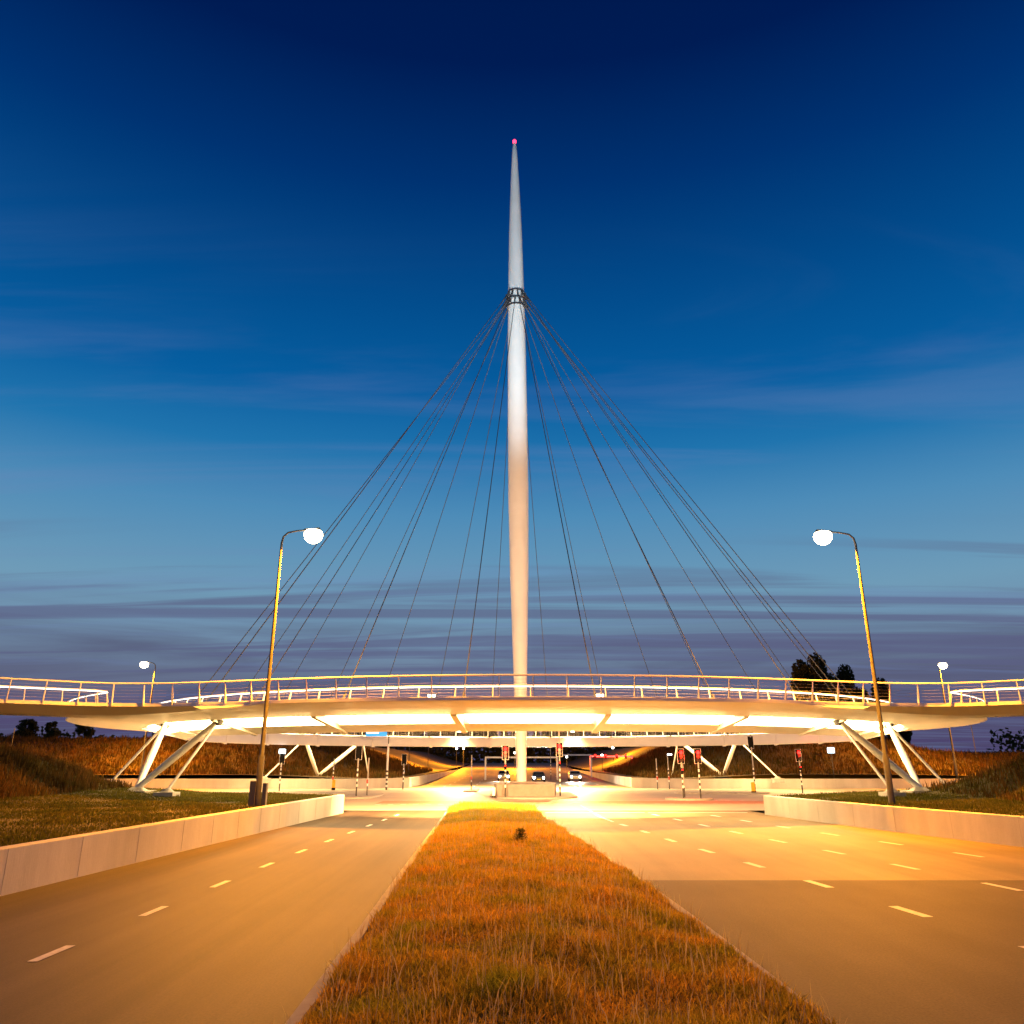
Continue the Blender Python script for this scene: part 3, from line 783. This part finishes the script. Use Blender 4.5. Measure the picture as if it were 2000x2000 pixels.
for x, y, h, lb in ((-16, 160, 5.0, 'small distant lamp with white head left of the twin lamps'), (-13.6, 205, 4.4, 'left one of the distant twin lamps'),
                    (-11.9, 205, 4.4, 'right one of the distant twin lamps'), (0.6, 200, 3.4, 'distant lamp just left of the pylon foot'), (21.5, 178, 4.6, 'small distant lamp above the right portal'),
                    (28, 185, 3.0, 'low distant lamp at the edge of the right mound'), (12.4, 190, 2.6, 'low distant lamp between the portals'), (17.2, 160, 3.2, 'bluish distant lamp under the right portal'),
                    (-58.5, 97.5, 6.6, 'pale post rising from the left mound below the ramp'), (61.0, 110, 9.0, 'dark slim post under the right ramp'), (80.0, 118, 9.2, 'reddish slim post at the right frame edge under the ramp'),
                    (-14.5, 118, 5.1, 'slim lamp with white head above the left mound foot')):
    z0 = max(zf(y), 0)
    t = thing('small_lamp', (x, y, z0), lb, 'lamp', 'small lamps along the road beyond')
    MB().tube([(0, 0, 0), (0, 0, h)], .05, 6).build('pole', galv, t)
    if abs(x) > 50: continue
    MB().ellipse_lathe((0, 0, h), [(0, .12), (.12, .24), (.3, .22), (.42, .1)], 10).build('lamp_globe', glow('small_white', (1, .93, .8), 14), t)
    if x in (-16, -13.6, 21.5, 28, 0.6):
        ld = bpy.data.lights.new('lamp_light', 'POINT'); ld.energy = 42000; ld.color = SOD; ld.shadow_soft_size = .25  # orange fill added to brighten the far road and mounds
        lo = bpy.data.objects.new('lamp_light', ld); C.objects.link(lo); lo.parent = t; lo.location = (0, 0, h + .9)

# ------------------------------------------------------------------ cars waiting beyond the junction
def car(x, y, label, colr, hl=60):
    t = thing('car', (x, y, zf(y)), label, 'car', 'cars coming down the road beyond')
    pm = mat('car_' + colr[0], colr[1], .3, metal=.3)
    side_ = [(-2.1, .35), (-2.15, .75), (-1.95, .92), (-1.05, 1.02), (-.35, 1.42), (1.1, 1.45), (1.75, 1.08), (2.1, 1.0), (2.15, .4)]
    m = MB(); n = len(side_); vs = []
    for s in (-1, 1):
        for yy_, z in side_: vs.append((s * (.86 - max(0, z - .95) * .35), yy_, z))
    m.add(vs, [tuple(range(n)), tuple(reversed(range(n, 2 * n)))] + [(i, (i + 1) % n, n + (i + 1) % n, n + i) for i in range(n)])
    bd = m.build('body', pm, t, bevel=.05)
    gm = mat('car_glass', (.02, .025, .03), .08)
    m = MB(); m.add([(-.74, -1.02, 1.05), (.74, -1.02, 1.05), (.64, -.42, 1.40), (-.64, -.42, 1.40)], [(0, 1, 2, 3)]).build('windscreen', gm, t)
    bpy.data.objects[t.children[-1].name].location.y = -.03
    for s in (-1, 1):
        MB().add([(s * .86, -.85, 1.08), (s * .86, 1.2, 1.08), (s * .73, .95, 1.38), (s * .73, -.35, 1.38)], [(0, 1, 2, 3)]).build('side_window', gm, t)
        h = MB().tube([(s * .62, -2.12, .68), (s * .62, -2.17, .68)], .13, 12).build('headlight', glow('headlight', (1, .93, .78), hl), t)
        ld = bpy.data.lights.new('headlight_beam', 'SPOT'); ld.energy = 2500; ld.color = (1, .9, .72); ld.spot_size = R(75); ld.spot_blend = .6; ld.shadow_soft_size = .1
        lo = bpy.data.objects.new('headlight_beam', ld); C.objects.link(lo); lo.parent = h; lo.location = (s * .62, -2.3, .68); lo.rotation_euler = (R(84), 0, R(180))
        for wy in (-1.35, 1.35):
            w_ = MB().tube([(s * .72, wy, .32), (s * .9, wy, .32)], .32, 18).build('wheel', dark, t)
            MB().tube([(s * .9, wy, .32), (s * .915, wy, .32)], .19, 14).build('wheel_rim', galv, w_)
    MB().box((0, -2.17, .5), (.52, .02, .11)).build('number_plate', mat('plate_yellow', (.7, .5, .05), .5), t)
car(3.7, 118, 'dark car with bright headlights just right of the pylon foot', ('dark', (.03, .03, .04)))
car(9.2, 124, 'pale car with bright headlights, rightmost on the road beyond', ('pale', (.5, .5, .5)))
car(-1.2, 126, 'silver car with bright headlights just left of the pylon foot', ('silver', (.3, .31, .32)))

# ------------------------------------------------------------------ grass blades
def blades(name, pts, hts, m, wd=0.02, label='', cat='grass', lean=.35, parent=None):
    n = len(pts); ang = rng.uniform(0, 2 * np.pi, n); la = rng.uniform(0, 2 * np.pi, n); ln = rng.uniform(0.05, lean, n) * hts
    wv = np.stack([np.cos(ang), np.sin(ang), np.zeros(n)], 1) * (wd * rng.uniform(.6, 1.4, n))[:, None]
    lv = np.stack([np.cos(la) * ln, np.sin(la) * ln, np.zeros(n)], 1)
    up = np.stack([np.zeros(n), np.zeros(n), hts], 1)
    v = np.concatenate([pts - wv, pts + wv, pts + lv * .4 + up * .6 + wv * .7, pts + lv * .4 + up * .6 - wv * .7, pts + lv + up], 1).reshape(-1, 3)
    me = bpy.data.meshes.new(name); i = np.arange(n) * 5
    me.vertices.add(len(v)); me.vertices.foreach_set('co', v.astype(np.float32).ravel())
    q = np.stack([i, i + 1, i + 2, i + 3, i + 3, i + 2, i + 4], 1).ravel()
    me.loops.add(len(q)); me.loops.foreach_set('vertex_index', q.astype(np.int32))
    ls = np.stack([np.arange(n) * 7, np.arange(n) * 7 + 4], 1).ravel(); lt = np.tile([4, 3], n)
    me.polygons.add(2 * n); me.polygons.foreach_set('loop_start', ls.astype(np.int32)); me.polygons.foreach_set('loop_total', lt.astype(np.int32))
    me.update(calc_edges=True); me.materials.append(m)
    o = bpy.data.objects.new(name, me); C.objects.link(o)
    return tag(o, label, cat, kind='stuff')
def vnoise(x, y, s, seed=0):
    return .5 + .25 * (np.sin(x * s + seed) * np.cos(y * s * .9 + seed * 2) + np.sin(x * s * 2.3 + y * s * 1.1 + seed) * .6 + np.cos(x * s * .7 - y * s * 1.9 + seed * 3) * .6)
n = 260000
y = 7 + 45.0 * rng.random(n) ** 1.35
ts = rng.random(n)
la_ = np.interp(y, [a for a, b in ML], [b for a, b in ML]) + .2; lb_ = np.interp(y, [a for a, b in MR], [b for a, b in MR]) - .15
x = la_ + (lb_ - la_) * ts
z = np.array([hmed(a, b) for a, b in zip(x, y)]) - .02
hn = vnoise(x, y, 1.5, 2.0)
h = (.06 + .13 * hn ** 1.5) * rng.uniform(.5, 1.35, n) * (1 + 1.3 * np.clip((y - 44) / 6, 0, 1))
blades('median_grass', np.stack([x, y, z], 1), h, blade_m, wd=.010, label='long dry grass growing over the median strip between the carriageways', lean=1.0)
# seed stalks in the median
n = 5000
y = 7 + 44 * rng.random(n) ** 1.3; ts = rng.random(n)
la_ = np.interp(y, [a for a, b in ML], [b for a, b in ML]) + .1; lb_ = np.interp(y, [a for a, b in MR], [b for a, b in MR]) - .1
x = la_ + (lb_ - la_) * ts; z = np.array([hmed(a, b) for a, b in zip(x, y)])
blades('median_stalks', np.stack([x, y, z], 1), rng.uniform(.2, .45, n), mat('stalks', (.34, .25, .12), .8, col2=(.42, .34, .2), scale=3, island=.3), wd=.006, label='thin pale seed stalks standing above the median grass', lean=.5)
def scatter(name, hf, x0, x1, y0, y1, n, hh, m, label, cond=None, wd=.03, side=None):
    x = rng.uniform(x0, x1, n); y = rng.uniform(y0, y1, n)
    if cond is not None: k = cond(x, y); x = x[k]; y = y[k]
    z = np.array([hf(a, b) for a, b in zip(x, y)]) - .03
    h = hh * (.4 + .9 * vnoise(x, y, .9, 5)) * rng.uniform(.5, 1.3, len(x))
    blades(name, np.stack([x, y, z], 1), h, m, wd=wd, label=label)
scatter('mound_grass', hFL, -75, -14, 97, 150, 60000, .7, blade_g, 'rough brown grass on the far left mound', wd=.05)
scatter('mound_grass', hFR, 16, 80, 97, 150, 60000, .7, blade_g, 'rough brown grass on the far right mound', wd=.05)
scatter('bank_grass', hNL, -50, -24, 25, 54, 40000, .65, blade_g, 'rough brown grass on the near left slope beside the lawn', wd=.03)
scatter('bank_grass', hNR, 25, 50, 22, 52, 30000, .5, blade_g, 'rough brown grass on the near right slope at the frame edge', wd=.03,
        cond=lambda x, y: (x - np.interp(y, [a for a, b in WR], [b for a, b in WR])) > 8.5)
lawn = mat('lawn_blades', (.055, .062, .008), .8, col2=(.10, .08, .012), scale=.6, island=.35, spec=.1)
scatter('lawn_grass', hNL, -27, -10.5, 18, 55, 90000, .13, lawn, 'short green lawn behind the left retaining wall', wd=.02,
        cond=lambda x, y: (x < np.interp(y, [a for a, b in WL], [b for a, b in WL]) - .3) & ((y < 51.3) | (x < -10.6 - (y - 51.3) / 4.1 * 7)))
scatter('lawn_grass', hNR, 14.5, 36, 24, 55, 80000, .16, lawn, 'short green lawn behind the right retaining wall', wd=.02,
        cond=lambda x, y: (x > np.interp(y, [a for a, b in WR], [b for a, b in WR]) + .3) & ((y < 49.9) | (x > 15.2 + (y - 49.9) / 5.5 * 8)))

# a dark thistle-like weed in the median
def weed(x, y, z, s, label, n=260):
    t = thing('weed_plant', (x, y, z), label, 'plant', None)
    m = MB(); 
    for k in range(5): a = random.uniform(0, 6.28); m.tube([(0, 0, 0), (.12 * s * math.cos(a), .12 * s * math.sin(a), s * random.uniform(.5, 1))], [.012, .005], 5)
    m.build('stem', bark, t)
    m = MB()
    for k in range(n):
        h = random.random(); a = random.uniform(0, 6.28); r = random.uniform(0, .55) * s * (1.1 - h * .8)
        p = Vector((r * math.cos(a), r * math.sin(a), h * s)); d = Vector((math.cos(a), math.sin(a), random.uniform(-.2, .7))).normalized() * .22 * s
        q = Vector((-math.sin(a), math.cos(a), random.uniform(-.4, .4))) * .06 * s
        m.add([p, p + d * .5 + q, p + d, p + d * .5 - q], [(0, 1, 2, 3)])
    m.build('foliage', mat('weed_leaves', (.12, .11, .02), .8, col2=(.18, .14, .025), scale=4, island=.4), t)
weed(0.28, 29.5, .24, .52, 'dark leafy weed standing in the median grass', 520)

# ------------------------------------------------------------------ trees
def tree(x, y, z0, H, Rx, label, leaves=3500, ls=.5, name='tree', group=None, col=1):
    t = thing(name, (x, y, z0), label, 'tree', group)
    m = MB(); m.tube([(0, 0, -.5), (.1, 0, H * .35), (.15, .1, H * .8)], [H * .018, H * .013, .05], 8)
    cl = []
    for k in range(16):
        a = random.uniform(0, 6.28); h = random.uniform(.3, .92); rr = Rx * random.uniform(.35, .85) * math.sin(math.pi * min(.95, (h - .12) / .95)) ** .6
        e = (rr * math.cos(a), rr * math.sin(a), H * h)
        m.tube([(.1, 0, H * h * .62), (e[0] * .5, e[1] * .5, H * h * .85), e], [H * .007, H * .004, .02], 5); cl.append(e)
    m.build('trunk', bark, t)
    n = leaves; cc = np.array(cl)[rng.integers(0, len(cl), n)]
    d = rng.normal(size=(n, 3)); d /= np.linalg.norm(d, axis=1)[:, None]
    p = cc + d * (rng.random(n) ** .5)[:, None] * np.array([Rx * .42, Rx * .42, H * .13])
    u = rng.normal(size=(n, 3)); u /= np.linalg.norm(u, axis=1)[:, None]; v = np.cross(u, rng.normal(size=(n, 3))); v /= np.linalg.norm(v, axis=1)[:, None]
    s = (ls * rng.uniform(.5, 1.2, n))[:, None]
    V = np.stack([p - u * s * .5, p + v * s * .3, p + u * s * .5, p - v * s * .3], 1).reshape(-1, 3)
    mb = MB(); mb.v = [tuple(q) for q in V]; mb.f = [(4 * i, 4 * i + 1, 4 * i + 2, 4 * i + 3) for i in range(n)]
    mb.build('crown', leaf, t)
    return t
TG = 'dark trees behind the right ramp'
tree(67.0, 180, 0, 25.0, 5.2, 'tall dark tree behind the right railing, leftmost and highest of its clump', 16000, .85, group=TG)
tree(73.5, 182, 0, 22.5, 4.6, 'dark tree in the middle of the clump behind the right railing', 14000, .85, group=TG)
tree(79.5, 181, 0, 20.0, 4.6, 'shorter dark tree at the right end of the clump behind the railing', 13000, .85, group=TG)
tree(85, 184, 0, 14.5, 3.6, 'low dark tree beside the right lamp post, under the railing', 7000, .8, group=TG)
tree(-68, 132, 5.4, 4.6, 1.5, 'small slim tree on the far left mound, seen under the ramp', 2400, .45)
tree(-82, 140, 5.4, 4.2, 1.9, 'small round tree at the far left edge, under the ramp', 2400, .45)
tree(-75.5, 136, 5.4, 3.6, 1.2, 'smallest bush-like tree between the two trees on the left mound', 1900, .45)
# far wood, one mass
def wood(name, x0, x1, y, zt, label, n=14000, ls=1.6):
    x = rng.uniform(x0, x1, n); yy_ = y + rng.uniform(-8, 8, n)
    top = zt * (.72 + .5 * vnoise(x, yy_ * 0, .21, 1) + .12 * np.sin(x * 1.7))
    z = rng.random(n) ** .7 * top
    p = np.stack([x, yy_, z], 1)
    u = rng.normal(size=(n, 3)); u /= np.linalg.norm(u, axis=1)[:, None]; v = np.cross(u, rng.normal(size=(n, 3))); v /= np.linalg.norm(v, axis=1)[:, None]
    s = (ls * rng.uniform(.5, 1.2, n))[:, None]
    V = np.stack([p - u * s * .5, p + v * s * .3, p + u * s * .5, p - v * s * .3], 1).reshape(-1, 3)
    mb = MB(); mb.v = [tuple(q) for q in V]; mb.f = [(4 * i, 4 * i + 1, 4 * i + 2, 4 * i + 3) for i in range(n)]
    return tag(mb.build(name, leaf), label, 'woodland', kind='stuff')
wood('far_wood', -90, 90, 292, 14, 'dark mass of woodland closing the view at the end of the road', 34000, 1.5)
wood('far_wood', 104, 210, 175, 7.6, 'low dark line of bushes along the far right horizon', 9000, 1.2)
wood('far_wood', -200, -72, 185, 7.8, 'low dark line of bushes along the far left horizon', 9000, 1.2)
